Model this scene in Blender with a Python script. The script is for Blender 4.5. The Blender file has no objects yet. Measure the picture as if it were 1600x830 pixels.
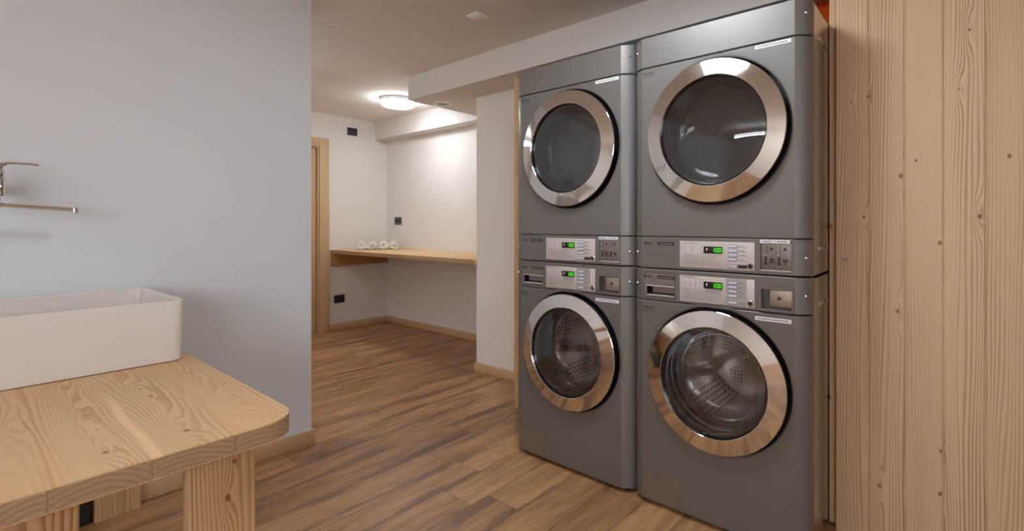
import bpy, bmesh, math, random
from mathutils import Vector, Matrix
PI = math.pi
SC = bpy.context.scene
COL = SC.collection

# ------------------------------------------------------------------ camera
CAM_H = 1.18
cd = bpy.data.cameras.new('camera'); cam = bpy.data.objects.new('camera', cd); COL.objects.link(cam)
cd.sensor_fit = 'HORIZONTAL'; cd.sensor_width = 36.0
cd.lens = 763.6 * 36.0 / 1600.0
cd.shift_x = -87.0 / 1600.0
cd.shift_y = -64.7 / 1600.0
cd.clip_start = 0.02; cd.clip_end = 60
right = Vector((.7849, .6197, 0)).normalized(); fwd = Vector((-.6197, .7849, 0)).normalized(); up = Vector((0, 0, 1))
cam.matrix_world = Matrix(((right.x, up.x, -fwd.x, 0), (right.y, up.y, -fwd.y, 0), (right.z, up.z, -fwd.z, CAM_H), (0, 0, 0, 1)))
SC.camera = cam

# ------------------------------------------------------------------ world, exposure
W = bpy.data.worlds.new('world'); SC.world = W; W.use_nodes = True
W.node_tree.nodes['Background'].inputs[0].default_value = (.9, .95, 1, 1)
W.node_tree.nodes['Background'].inputs[1].default_value = .15
SC.view_settings.view_transform = 'Standard'; SC.view_settings.look = 'None'
SC.view_settings.gamma = 1; SC.view_settings.use_curve_mapping = False
SC.view_settings.exposure = 1.60
try:
    SC.cycles.max_bounces = 10; SC.cycles.diffuse_bounces = 5; SC.cycles.glossy_bounces = 5
    SC.cycles.transparent_max_bounces = 12; SC.cycles.sample_clamp_indirect = 6
    SC.cycles.caustics_reflective = False; SC.cycles.caustics_refractive = False
except Exception: pass
CEIL = 2.39
# round lamp in view, panel guessed, pendants added for light: (kind, x, y, turn, strength, colour)
LAMPS = [('round', -4.216, 2.692, 0, 14, (.86, .93, 1)),
         ('panel', -.93, 1.15, 0, 11.5, (.83, .92, 1)),  # unseen panel, guessed to give the ring glint and boarding shadow
         ('added_pendant', -4.1, .70, PI/2, 6, (.86, .93, 1)),
         ('added_pendant', 1.3, -3.0, 0, 6, (.85, .92, 1)),
         ('added_pendant', 1.3, -3.8, 0, 6, (.85, .92, 1)),
         ('added_pendant', 1.3, -4.6, 0, 6, (.85, .92, 1)),
         ('added_pendant', -1.2, -2.6, 0, 5, (.85, .92, 1))]
ADDED_WINDOW_LIGHT = 2.6      # glow of the two unseen windows added in the right-hand wall

# ------------------------------------------------------------------ material helpers
class S:
    """a shader socket with arithmetic"""
    def __init__(s, T, k): s.T = T; s.k = k
    def _m(s, op, *a, clamp=False):
        n = s.T.nodes.new('ShaderNodeMath'); n.operation = op; n.use_clamp = clamp
        for i, v in enumerate((s,) + a):
            if isinstance(v, S): s.T.links.new(v.k, n.inputs[i])
            else: n.inputs[i].default_value = v
        return S(s.T, n.outputs[0])
    def __add__(s, o): return s._m('ADD', o)
    def __sub__(s, o): return s._m('SUBTRACT', o)
    def __mul__(s, o): return s._m('MULTIPLY', o)
    def __truediv__(s, o): return s._m('DIVIDE', o)
    def floor(s): return s._m('FLOOR')
    def fract(s): return s._m('FRACT')
    def abs(s): return s._m('ABSOLUTE')
    def exp(s): return s._m('EXPONENT')
    def sin(s): return s._m('SINE')
    def pow(s, p): return s._m('POWER', p)
    def mx(s, o): return s._m('MAXIMUM', o)
    def mn(s, o): return s._m('MINIMUM', o)
    def gt(s, o): return s._m('GREATER_THAN', o)
    def lt(s, o): return s._m('LESS_THAN', o)
    def clamp(s): return s._m('ADD', 0.0, clamp=True)
    def smooth(s, a, b):
        n = s.T.nodes.new('ShaderNodeMapRange'); n.interpolation_type = 'SMOOTHSTEP'
        s.T.links.new(s.k, n.inputs[0]); n.inputs[1].default_value = a; n.inputs[2].default_value = b
        return S(s.T, n.outputs[0])
def new_mat(name):
    m = bpy.data.materials.new(name); m.use_nodes = True
    return m, m.node_tree, m.node_tree.nodes['Principled BSDF']
def position(T):
    g = T.nodes.new('ShaderNodeNewGeometry'); x = T.nodes.new('ShaderNodeSeparateXYZ'); T.links.new(g.outputs['Position'], x.inputs[0])
    return [S(T, x.outputs[i]) for i in range(3)]
def vec(T, a, b, c):
    n = T.nodes.new('ShaderNodeCombineXYZ')
    for i, v in enumerate((a, b, c)):
        if isinstance(v, S): T.links.new(v.k, n.inputs[i])
        else: n.inputs[i].default_value = v
    return n.outputs[0]
def noise(T, v, scale=1.0, detail=2.0, rough=.5, w=0.0):
    n = T.nodes.new('ShaderNodeTexNoise'); T.links.new(v, n.inputs['Vector'])
    n.inputs['Scale'].default_value = scale; n.inputs['Detail'].default_value = detail; n.inputs['Roughness'].default_value = rough
    return S(T, n.outputs[0])
def white(T, v):
    n = T.nodes.new('ShaderNodeTexWhiteNoise'); n.noise_dimensions = '1D'; T.links.new(v.k, n.inputs['W']); return S(T, n.outputs[0])
def mix(T, f, a, b):
    n = T.nodes.new('ShaderNodeMix'); n.data_type = 'RGBA'
    if isinstance(f, S): T.links.new(f.k, n.inputs[0])
    else: n.inputs[0].default_value = f
    for i, v in ((6, a), (7, b)):
        if isinstance(v, tuple): n.inputs[i].default_value = (*v[:3], 1)
        else: T.links.new(v, n.inputs[i])
    return n.outputs[2]
def lin(r, g, b):
    f = lambda c: (c / 255) / 12.92 if c / 255 < .04045 else ((c / 255 + .055) / 1.055) ** 2.4
    return (f(r), f(g), f(b))
def bump(T, P, h, strength=.3, dist=.001):
    b = T.nodes.new('ShaderNodeBump'); b.inputs['Strength'].default_value = strength; b.inputs['Distance'].default_value = dist
    T.links.new(h.k, b.inputs['Height']); T.links.new(b.outputs[0], P.inputs['Normal'])
def plain(name, col, rough=.5, metal=0.0, coat=0.0, bumps=None, spec=None):
    m, T, P = new_mat(name)
    P.inputs['Base Color'].default_value = (*col, 1); P.inputs['Roughness'].default_value = rough
    P.inputs['Metallic'].default_value = metal; P.inputs['Coat Weight'].default_value = coat; P.inputs['Coat Roughness'].default_value = .12
    if spec is not None: P.inputs['Specular IOR Level'].default_value = spec
    if bumps:
        x, y, z = position(T)
        bump(T, P, noise(T, vec(T, x, y, z), bumps[0], 4, .6), bumps[1], bumps[2])
    return m
def paint(name, col):
    m, T, P = new_mat(name); x, y, z = position(T); v = vec(T, x, y, z)
    n = noise(T, v, 2.2, 3)
    T.links.new(mix(T, n, tuple(c * .975 for c in col), tuple(min(1, c * 1.025) for c in col)), P.inputs['Base Color'])
    P.inputs['Roughness'].default_value = .85; P.inputs['Specular IOR Level'].default_value = .2
    bump(T, P, noise(T, v, 160, 3, .6), .25, .0012)
    return m
def wood(name, along, across, light, dark, freq=60., width=None, start=0., knots=(), swing=.6, contrast=1., rough=.5, streaks=(), tone=.14, stretch=.5, endgrain=False, seam=True, warm=(1, .80, .62), figure=1.0):
    """softwood: yearly rings bent round each knot; along/across = axis numbers"""
    m, T, P = new_mat(name); X = position(T)
    a, c = X[along], X[across]; n_ = X[3 - along - across]
    idx = ((c - start) / width).floor() if width else None
    if width:
        r1 = white(T, idx + .37); r2 = white(T, idx + 11.71)
        a2 = a + r1 * 9.0; off = r2 * 5.0
    else:
        a2 = a; r1 = None; off = 0.0
    warp = noise(T, vec(T, a2 * stretch, (c + off) * 5., n_ * 4.), 1.0, 2.5, .5)
    fine = noise(T, vec(T, a2 * 3., (c + off) * 45., n_ * 40.), 1.0, 3, .6)
    ph = (c + off) * freq + warp * (freq * .22 * swing) + fine * .35
    kn = None
    for (ka, kc, sa, sc, amp, core) in knots:
        da = a - ka; dc = c - kc
        wob = noise(T, vec(T, a * 14., c * 30., 0.), 1.0, 2) - .5
        q = (da / sa) * (da / sa) + (dc / sc) * (dc / sc)
        ph = ph + ((q * -1.0).exp() * (amp * figure)) * (wob * 1.1 + 1.0)
        if core > 0:
            k = ((da / (core * 1.5)) * (da / (core * 1.5)) + (dc / core) * (dc / core) + wob * .8).smooth(1.3, .5)
            kn = k if kn is None else kn.mx(k)
    saw = ph.fract()
    ring = saw.smooth(.25, .95) * saw.smooth(1.0, .93)
    var = noise(T, vec(T, a2 * .6, (c + off) * 9., n_ * 5.), 1.0, 2)
    f = (ring * (var.smooth(.30, .66) * 1.05 + .12) * contrast).clamp()
    colr = mix(T, f, light, dark)
    fib = noise(T, vec(T, a2 * 12., (c + off) * 420., n_ * 420.), 1.0, 3, .6)
    colr = mix(T, (fib - .5).abs() * .35, colr, tuple(d * .8 for d in dark))
    big = noise(T, vec(T, a2 * .8, (c + off) * 2.5, n_ * 2.5), 1.0, 3)
    colr = mix(T, (big.smooth(.35, .75)) * (tone * 1.6), colr, tuple(l * w for l, w in zip(light, warm)))
    if r1 is not None:
        colr = mix(T, r1 * tone * 2.0, colr, tuple(l * w for l, w in zip(light, (.80, .72, .62))))
    for (sc0, w0, s0, s1) in streaks:
        e = noise(T, vec(T, a * 3., 0., 0.), 1.0, 1) * .02 - .01
        k = ((c - sc0 + e) / w0).abs().smooth(1.0, .4) * a.smooth(s0, s0 + .25)
        colr = mix(T, k * .7, colr, tuple(min(1, l * 1.22) for l in light))
    if kn is not None: colr = mix(T, kn * .85, colr, tuple(d * k for d, k in zip(dark, (.62, .48, .42))))
    if endgrain:
        pass
    if width and seam:
        d = (((c - start) / width).fract() - .5).abs()
        s_ = d.smooth(.5 - .0010 / width, .5 - .0002 / width)
        colr = mix(T, s_ * .55, colr, tuple(x_ * .45 for x_ in dark))
    T.links.new(colr, P.inputs['Base Color'])
    P.inputs['Roughness'].default_value = rough; P.inputs['Specular IOR Level'].default_value = .35
    bump(T, P, fib * .6 + ring * .4, .12, .0006)
    return m
def emit(name, col, s):
    m, T, P = new_mat(name); P.inputs['Base Color'].default_value = (*[c * .5 for c in col], 1)
    P.inputs['Emission Color'].default_value = (*col, 1); P.inputs['Emission Strength'].default_value = s
    return m

M = {}
M['wall'] = paint('wall_paint', lin(232, 226, 220))
M['wall_cool'] = paint('wall_paint_grey', lin(222, 222, 222))
M['ceiling'] = paint('ceiling_paint', lin(238, 231, 223))
M['beam'] = paint('beam_paint', lin(226, 219, 213))
M['orange'] = paint('orange_paint', lin(232, 84, 14))
M['panel_grey'] = plain('grey_lacquered_steel', lin(119, 114, 109), .42, .35, .08)
M['steel_side'] = plain('bright_steel_sheet', lin(205, 198, 188), .24, 1.0, bumps=(3., .12, .01))
M['chrome'] = plain('brushed_chrome', lin(226, 222, 218), .055, 1.0)
M['chrome_soft'] = plain('polished_steel', lin(200, 198, 196), .2, 1.0)
M['black'] = plain('black_rubber', (.012, .012, .012), .5)
M['black_gloss'] = plain('black_gloss_plastic', (.01, .011, .012), .12)
M['dark_rim'] = plain('dark_polished_rim', lin(96, 102, 110), .12, .9)
M['plate'] = plain('silver_sticker', lin(206, 198, 192), .38, .25)
M['plate_grey'] = plain('grey_sticker', lin(176, 170, 163), .4, .25)
M['metal_plate'] = plain('brushed_metal_plate', lin(190, 180, 168), .32, .85)
M['drawer'] = plain('metallic_grey_plastic', lin(140, 132, 126), .3, .6)
M['white_label'] = plain('white_label', lin(235, 235, 236), .5)
M['ink'] = plain('dark_ink', lin(52, 48, 48), .6)
M['ink_soft'] = plain('soft_grey_ink', lin(110, 100, 100), .6)
M['button'] = plain('pale_button', lin(205, 206, 216), .4)
M['button_rim'] = plain('button_outline', lin(96, 100, 132), .4)
M['led_bg'] = emit('green_display_field', (.006, .10, .0), .05)
M['led'] = emit('green_led_digits', (.10, .95, .03), .30)
M['display'] = plain('dark_display', lin(40, 32, 34), .15)
M['ceramic'] = plain('white_ceramic', lin(222, 214, 206), .13, 0, .4)
M['black_plastic'] = plain('matt_black_plastic', lin(38, 38, 38), .45)
M['socket_grey'] = plain('anthracite_plastic', lin(84, 92, 90), .4)
M['white_plastic'] = plain('white_plastic', lin(250, 247, 244), .4)
M['brass'] = plain('nickel', lin(190, 184, 176), .25, 1.0)
M['gasket'] = plain('grey_rubber_gasket', lin(120, 118, 116), .45)
# drum steel with punched holes
def drum_mat():
    m, T, P = new_mat('perforated_drum_steel')
    tc = T.nodes.new('ShaderNodeTexCoord'); xs = T.nodes.new('ShaderNodeSeparateXYZ'); T.links.new(tc.outputs['Object'], xs.inputs[0])
    x, y, z = [S(T, xs.outputs[i]) for i in range(3)]
    g = T.nodes.new('ShaderNodeNewGeometry'); gn = T.nodes.new('ShaderNodeSeparateXYZ'); T.links.new(g.outputs['Normal'], gn.inputs[0]); ny = S(T, gn.outputs[1]).abs().gt(.7)
    zc = z - .575; an = zc._m('ARCTAN2', x - .012) * .235
    def dots(a, b):
        v = T.nodes.new('ShaderNodeTexVoronoi'); v.voronoi_dimensions = '2D'; v.inputs['Randomness'].default_value = 0; v.inputs['Scale'].default_value = 62
        T.links.new(vec(T, a, b, 0.), v.inputs['Vector']); return S(T, v.outputs['Distance']).smooth(.34, .24)
    patch = ((an * 21.).sin() - .1).smooth(.0, .2); ring_ = ((x - .012) * (x - .012) + zc * zc)._m('SQRT'); pb = ((ring_ * 60.).sin() + .1).smooth(0., .2) * patch
    hole = dots(an * .7, y * .55) * patch * (ny * -1.0 + 1.0) + dots(x, z) * pb * ny
    T.links.new(mix(T, hole.clamp(), lin(196, 186, 178), (.01, .01, .01)), P.inputs['Base Color'])
    P.inputs['Metallic'].default_value = .8; P.inputs['Roughness'].default_value = .28
    return m
M['drum'] = drum_mat()
M['drum_dark'] = plain('dull_drum_steel', lin(120, 118, 116), .38, .7)
# thin glass: clear with fresnel reflection
def glass_mat(name, tint, gain=1.9, base=.015):
    m = bpy.data.materials.new(name); m.use_nodes = True; T = m.node_tree; T.nodes.clear()
    o = T.nodes.new('ShaderNodeOutputMaterial'); tr = T.nodes.new('ShaderNodeBsdfTransparent'); tr.inputs[0].default_value = (*tint, 1)
    gl = T.nodes.new('ShaderNodeBsdfGlossy'); gl.inputs['Roughness'].default_value = .02; gl.inputs[0].default_value = (1, 1, 1, 1)
    fr = T.nodes.new('ShaderNodeFresnel'); fr.inputs[0].default_value = 1.52
    k = (S(T, fr.outputs[0]) * gain + base).clamp()._m('MINIMUM', .75 if gain > 1.5 else .5)
    mx = T.nodes.new('ShaderNodeMixShader'); T.links.new(k.k, mx.inputs[0]); T.links.new(tr.outputs[0], mx.inputs[1]); T.links.new(gl.outputs[0], mx.inputs[2])
    T.links.new(mx.outputs[0], o.inputs[0]); return m
M['glass'] = glass_mat('clear_door_glass', (.93, .95, .96))
M['glass_bowl'] = glass_mat('inner_bowl_glass', (.93, .95, .97), 1.25, .01)
M['glass_smoke'] = glass_mat('smoked_door_glass', (.62, .63, .64))
def floor_mat():
    m, T, P = new_mat('vinyl_plank_floor'); x, y, z = position(T); w, L = .183, 1.22
    row = ((x + 9.091) / w).floor(); r = white(T, row + .5); fx = ((x + 9.091) / w).fract()
    yy = (y + 20.) / L + r * 3.7; pl = yy.floor(); q = white(T, row * 7.13 + pl * 3.71 + .21); q2 = white(T, row * 3.3 + pl * 9.1 + 5.2)
    yv = y + q * 13.; xv = x + q2 * 5.
    g1 = noise(T, vec(T, xv * 22., yv * 2.4, q * 9.), 1.0, 6, .68)
    g2 = noise(T, vec(T, xv * 5.5, yv * 1.3, q * 5.), 1.0, 5, .62)
    g3 = noise(T, vec(T, xv * 260., yv * 14., 0.), 1.0, 4, .65)
    g4 = noise(T, vec(T, xv * 13., yv * 1.3, q * 3. + 7.), 1.0, 4, .6)
    arcs = ((xv * 60. + noise(T, vec(T, xv * 4., yv * 1.6, 0.), 1.0, 2) * 24.).sin() * .5 + .5)
    a = (g1 * .85 + q * .14 + g3 * .30 - .14)
    c = mix(T, a.smooth(.22, .85), lin(136, 95, 64), lin(220, 168, 116))
    c = mix(T, g4.smooth(.42, .22) * .55, c, lin(222, 168, 116))
    c = mix(T, arcs * .09, c, lin(96, 62, 42))
    c = mix(T, q2 * .14, c, lin(120, 96, 80))
    edge = (fx - .5).abs() * .30
    c = mix(T, (g2 + edge).smooth(.575, .73) * .62, c, lin(84, 66, 58))
    ex = (((x + 9.091) / w).fract() - .5).abs().smooth(.5 - .0022 / w, .5 - .0006 / w)
    ey = (yy.fract() - .5).abs().smooth(.5 - .0022 / L, .5 - .0006 / L)
    e = ex.mx(ey)
    c = mix(T, e * .6, c, lin(40, 26, 18))
    T.links.new(c, P.inputs['Base Color']); P.inputs['Roughness'].default_value = .42
    P.inputs['Specular IOR Level'].default_value = .4
    bump(T, P, g3 * .3 + g1 * .3 - e * 1.2, .25, .0008)
    return m
M['floor'] = floor_mat()
OAK_L, OAK_D = lin(212, 178, 138), lin(178, 136, 96)
M['oak_y'] = wood('oak_trim_lengthwise', 1, 2, OAK_L, OAK_D, 120, rough=.45, contrast=.7)
M['oak_x'] = wood('oak_trim_crosswise', 0, 2, OAK_L, OAK_D, 120, rough=.45, contrast=.7)
M['oak_z'] = wood('oak_trim_upright', 2, 1, OAK_L, OAK_D, 120, rough=.45, contrast=.6)
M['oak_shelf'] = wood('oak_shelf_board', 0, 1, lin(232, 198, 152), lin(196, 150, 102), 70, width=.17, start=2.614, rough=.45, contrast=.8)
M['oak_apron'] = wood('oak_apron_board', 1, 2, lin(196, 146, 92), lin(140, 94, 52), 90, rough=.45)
# table: staves run from the wall to the front edge; figures where the wood shows them
TK = [(-2.06, .195, .10, .020, 2.2, 0), (-1.84, .203, .13, .024, 2.6, 0), (-1.62, .192, .14, .028, 3.2, 0), (-1.42, .199, .10, .026, 3.2, 0), (-1.40, .204, .03, .010, 1.5, .006),
      (-1.86, .345, .10, .020, 2.0, .005), (-1.76, .350, .12, .022, 1.8, .006), (-1.40, .343, .17, .030, 3.2, .007), (-1.93, .486, .05, .014, 1.4, .006),
      (-1.58, .476, .24, .024, 2.8, 0), (-1.50, .045, .20, .036, 3.4, 0), (-1.75, .090, .10, .020, 1.6, 0)]
M['table_top'] = wood('larch_table_staves', 0, 1, lin(224, 188, 144), lin(182, 130, 84), 88, width=.148, start=-.7775, knots=TK, swing=.8, contrast=.80,
                      rough=.5, streaks=((.268, .012, -1.95, 0),), tone=.20, stretch=.7, seam=False, figure=1.0)
M['table_end'] = None
def end_grain():
    m, T, P = new_mat('larch_end_grain'); x, y, z = position(T); w = .148; s0 = -.7775
    u = (y - s0) / w; i = u.floor(); r = white(T, i + .4); f = (u.fract() - .5) * w
    cz = z - .70 + .09 + r * .07; fx = f + (r - .5) * .12
    d = (fx * fx + cz * cz)._m('SQRT')
    ph = d * 85. + noise(T, vec(T, y * 7., z * 7., x * 7.), 1.0, 2) * 2.6
    k = ph.fract().smooth(.2, .95)
    c = mix(T, k * .5, lin(186, 152, 118), lin(136, 104, 78))
    c = mix(T, r * .25, c, lin(150, 118, 88))
    e = (u.fract() - .5).abs().smooth(.490, .499)
    c = mix(T, e * .5, c, lin(92, 66, 46))
    T.links.new(c, P.inputs['Base Color']); P.inputs['Roughness'].default_value = .6
    return m
M['table_end'] = end_grain()
M['leg'] = wood('larch_leg', 2, 1, lin(208, 170, 124), lin(160, 112, 68), 95, knots=((.54, .405, .05, .016, 1.8, .006), (.43, .372, .03, .012, 1.4, .004), (.62, .418, .03, .010, 1., .004), (.30, .41, .08, .02, 2.4, .005)), swing=1.0, contrast=.9)
PK = []
for (u, v, s) in ((1407.5, 275, .009), (1431, 251, .006), (1350, 339, .007), (1530.5, 338.5, .008), (1468.5, 380, .008), (1577.5, 243.5, .008), (1515, 46.5, .005), (1499, 138.5, .004),
                  (1330, 160, .004), (1356, 151, .005), (1402.5, 486.5, .007), (1374, 759, .008), (1470, 705, .007), (1469, 772, .008)):
    PK.append((1.18 + (350.3 - v) / (u + 80) * 3.421, 2.685 * (u - 1490) / (u + 80), .07, .013, 1.7, s * .72))
M['pine'] = wood('spruce_boarding', 2, 0, lin(222, 194, 158), lin(170, 124, 84), 105, width=.1108, start=-.3590, knots=PK, swing=.8, contrast=.9, rough=.5, tone=.12, stretch=.30, seam=False)
M['pine_strip'] = wood('spruce_batten', 2, 0, lin(218, 186, 148), lin(176, 132, 92), 110, knots=((1.172, -.378, .04, .01, 1.5, .006), (.50, -.380, .03, .008, 1.2, .005)), swing=.6, contrast=.8)

# ------------------------------------------------------------------ geometry helpers
def link(name, bm, mat, parent=None, smooth=True, angle=32):
    me = bpy.data.meshes.new(name); bm.normal_update(); bm.to_mesh(me); bm.free()
    mats = mat if isinstance(mat, (list, tuple)) else [mat]
    for m_ in mats: me.materials.append(m_)
    if smooth:
        me.shade_smooth(); me.set_sharp_from_angle(angle=math.radians(angle))
    o = bpy.data.objects.new(name, me); COL.objects.link(o)
    if parent is not None: o.parent = parent
    return o
def tag(o, label, cat, group=None, kind=None):
    if label: o['label'] = label
    if cat: o['category'] = cat
    if group: o['group'] = group
    if kind: o['kind'] = kind
    return o
def thing(name, label, cat, loc=(0, 0, 0), group=None):
    o = bpy.data.objects.new(name, None); o.empty_display_size = .1; COL.objects.link(o); o.location = loc
    return tag(o, label, cat, group)
def box(bm, x0, x1, y0, y1, z0, z1, bev=0.0, mi=0, seg=2):
    vs = [bm.verts.new((x, y, z)) for x in (x0, x1) for y in (y0, y1) for z in (z0, z1)]
    q = [(0, 1, 3, 2), (4, 6, 7, 5), (0, 4, 5, 1), (2, 3, 7, 6), (0, 2, 6, 4), (1, 5, 7, 3)]
    fs = [bm.faces.new([vs[i] for i in f]) for f in q]
    for f in fs: f.material_index = mi
    if bev > 0:
        es = list({e for f in fs for e in f.edges})
        bmesh.ops.bevel(bm, geom=es, offset=bev, segments=seg, affect='EDGES', profile=.5)
    return bm
def B(*a, **k): return box(bmesh.new(), *a, **k)
def lathe(bm, prof, n=96, cx=0., cz=0., closed=False, axis='y', mi=0):
    """prof = [(radius, y)] turned about the y axis through (cx, cz)"""
    rings = []
    for r, y in prof:
        if r < 1e-6: rings.append([bm.verts.new((cx, y, cz) if axis == 'y' else (cx, cz, y))]); continue
        ring = []
        for i in range(n):
            t = 2 * PI * i / n
            p = (cx + r * math.cos(t), y, cz + r * math.sin(t)) if axis == 'y' else (cx + r * math.cos(t), cz + r * math.sin(t), y)
            ring.append(bm.verts.new(p))
        rings.append(ring)
    prs = list(zip(rings, rings[1:])) + ([(rings[-1], rings[0])] if closed else [])
    for a, b in prs:
        for i in range(n):
            j = (i + 1) % n
            if len(a) == 1 and len(b) == 1: continue
            if len(a) == 1: f = bm.faces.new((a[0], b[i], b[j]))
            elif len(b) == 1: f = bm.faces.new((a[i], b[0], a[j]))
            else: f = bm.faces.new((a[i], b[i], b[j], a[j]))
            f.material_index = mi
    return bm
def tube(bm, pts, rad, n=16, cap=True):
    pts = [Vector(p) for p in pts]; rings = []
    for i, p in enumerate(pts):
        d = (pts[min(i + 1, len(pts) - 1)] - pts[max(i - 1, 0)]).normalized()
        s = d.cross(Vector((0, 0, 1))); s = s.normalized() if s.length > 1e-3 else Vector((1, 0, 0)); t = s.cross(d).normalized()
        r = rad[i] if isinstance(rad, (list, tuple)) else rad
        rings.append([bm.verts.new(p + s * (r * math.cos(2 * PI * k / n)) + t * (r * math.sin(2 * PI * k / n))) for k in range(n)])
    for a, b in zip(rings, rings[1:]):
        for k in range(n): bm.faces.new((a[k], a[(k + 1) % n], b[(k + 1) % n], b[k]))
    if cap: bm.faces.new(rings[0][::-1]); bm.faces.new(rings[-1])
    return bm
def fix(bm):
    bmesh.ops.recalc_face_normals(bm, faces=bm.faces[:]); return bm
def plan_prism(bm, pts, z0, z1, bev=0.0, mi=0):
    lo = [bm.verts.new((x, y, z0)) for x, y in pts]; hi = [bm.verts.new((x, y, z1)) for x, y in pts]
    n = len(pts); fs = [bm.faces.new(lo[::-1]), bm.faces.new(hi)]
    for i in range(n): fs.append(bm.faces.new((lo[i], lo[(i + 1) % n], hi[(i + 1) % n], hi[i])))
    for f in fs: f.material_index = mi
    if bev:
        es = [e for f in fs[:2] for e in f.edges]; bmesh.ops.bevel(bm, geom=es, offset=bev, segments=2, affect='EDGES', profile=.5)
    return fix(bm)
def text_bm(s, size, x, z, y, align='LEFT', depth=.0003, bold=0.0, sx=1.0):
    cu = bpy.data.curves.new('t', 'FONT'); cu.body = s; cu.size = size; cu.extrude = depth; cu.align_x = align; cu.offset = bold; cu.resolution_u = 2
    o = bpy.data.objects.new('t', cu); me = bpy.data.meshes.new_from_object(o)
    bm = bmesh.new(); bm.from_mesh(me); bpy.data.objects.remove(o); bpy.data.meshes.remove(me)
    for v in bm.verts: v.co = Vector((x + v.co.x * sx, y - v.co.z, z + v.co.y))
    return bm
def join(*bms):
    me = bpy.data.meshes.new('tmp'); out = bmesh.new()
    for b in bms:
        b.to_mesh(me); out.from_mesh(me); b.free()
    bpy.data.meshes.remove(me); return out
def struct(name, bm, mat, smooth=False, parent=None):
    o = link(name, bm, mat, parent, smooth)
    if parent is None: o['kind'] = 'structure'
    return o

# ------------------------------------------------------------------ the room
struct('floor', B(-5.6, 2.5, -5.6, 3.5, -.05, 0), M['floor'])
struct('ceiling', B(-5.6, 2.5, -5.6, 3.5, CEIL, CEIL + .08), M['ceiling'])
SINK_X = -2.72
struct('wall_sink', B(SINK_X - .12, SINK_X, -5.6, 1.214, 0, CEIL, bev=.003), M['wall_cool'])
struct('wall_corridor', B(-5.41, SINK_X - .12, -.15, -.03, 0, CEIL), M['wall'])
# left wall of the far bay with the doorway
D0, D1, DT = 1.62, 2.50, 2.03
bm = bmesh.new()
box(bm, -5.55, -5.41, -.15, D0, 0, CEIL); box(bm, -5.55, -5.41, D1, 3.42, 0, CEIL); box(bm, -5.55, -5.41, D0, D1, DT, CEIL)
struct('wall_left', bm, M['wall'])
struct('wall_back', B(-5.55, -3.0, 3.30, 3.42, 0, CEIL), M['wall'])
struct('wall_pier', B(-3.0125, 2.42, 2.63, 3.42, 0, 2.198, bev=.003), M['wall'])
struct('wall_right', B(2.42, 2.54, -5.6, 3.42, 0, CEIL), M['wall'])
struct('wall_front', B(-2.84, 2.54, -5.6, -5.48, 0, CEIL), M['wall'])
bm = B(-3.525, 2.42, 2.343, 3.15, 2.198, CEIL + .01, bev=.003); struct('ceiling_beam', bm, M['beam'])
struct('ceiling_soffit', B(-5.41, -3.0, 3.15, 3.31, 2.185, CEIL + .01, bev=.003), M['beam'])
struct('wall_orange', B(-.60, .3, 2.488, 2.50, 1.2, 2.198), M['orange'])
for k, yw in enumerate((-3.9, -2.2)):  # unseen windows with glowing panes, added to light the room from the right
    o = struct('added_window_%d' % (k + 1), join(B(2.385, 2.425, yw - .8, yw - .74, .85, 2.15), B(2.385, 2.425, yw + .74, yw + .8, .85, 2.15), B(2.385, 2.425, yw - .74, yw + .74, .85, .91), B(2.385, 2.425, yw - .74, yw + .74, 2.09, 2.15), B(2.385, 2.425, yw - .02, yw + .02, .91, 2.09)), M['white_plastic'])
    struct('added_window_pane', B(2.405, 2.415, yw - .739, yw + .739, .911, 2.089), emit('added_window_glow', (.80, .90, 1.), ADDED_WINDOW_LIGHT), parent=o)
# skirting
def skirt(name, x0, x1, y0, y1, m_): struct(name, B(x0, x1, y0, y1, 0, .072, bev=.003), m_, smooth=True)
skirt('baseboard_sink', SINK_X, SINK_X + .014, -5.4, 1.228, M['oak_y'])
skirt('baseboard_end', SINK_X - .12, SINK_X, 1.214, 1.228, M['oak_x'])
skirt('baseboard_left', -5.41, -5.396, 2.60, 3.30, M['oak_y'])
skirt('baseboard_back', -5.396, -3.0125, 3.286, 3.30, M['oak_x'])
skirt('baseboard_pier', -3.0265, -2.222, 2.616, 2.63, M['oak_x'])
skirt('baseboard_pier_side', -3.0265, -3.0125, 2.63, 3.286, M['oak_y'])
# doorway: casing, slab, lock
door = thing('door_1', 'oak door in an oak casing beside the far counter, half hidden by the grey wall', 'door', (-5.41, 2.06, 0)); door['kind'] = 'structure'
bm = bmesh.new()
box(bm, -.002, .018, .433, .533, 0, 2.118, bev=.002); box(bm, -.002, .018, -.533, -.433, 0, 2.118, bev=.002); box(bm, -.002, .0175, -.433, .433, 2.022, 2.118, bev=.002)
link('door_casing', bm, M['oak_z'], door)
bm = bmesh.new()
box(bm, -.13, -.001, .418, .44, 0, 2.03, bev=.001); box(bm, -.13, -.001, -.44, -.418, 0, 2.03, bev=.001); box(bm, -.13, -.001, -.418, .418, 2.008, 2.03, bev=.001)
link('door_jamb', bm, M['oak_z'], door)
link('door_slab', B(-.062, -.022, -.412, .408, .006, 2.004, bev=.002), M['oak_z'], door)
bm = bmesh.new()
for r, a0, a1 in ((.022, -.022, -.012), (.009, -.013, -.004)):
    b2 = lathe(bmesh.new(), [(0, a0), (r, a0), (r, a1), (0, a1)], 24)
    bmesh.ops.rotate(b2, verts=b2.verts, matrix=Matrix.Rotation(PI / 2, 3, 'Z')); bmesh.ops.translate(b2, verts=b2.verts, vec=Vector((-.034, .33, 1.065)))
    for v in b2.verts: v.co.x = -.034 - (v.co.x + .034)
    for v in b2.verts: v.co.x -= .0
    bm = join(bm, b2)
mx_ = max(v.co.x for v in bm.verts); mn_ = min(v.co.x for v in bm.verts)
for v in bm.verts: v.co.x += -.023 - mn_
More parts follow.
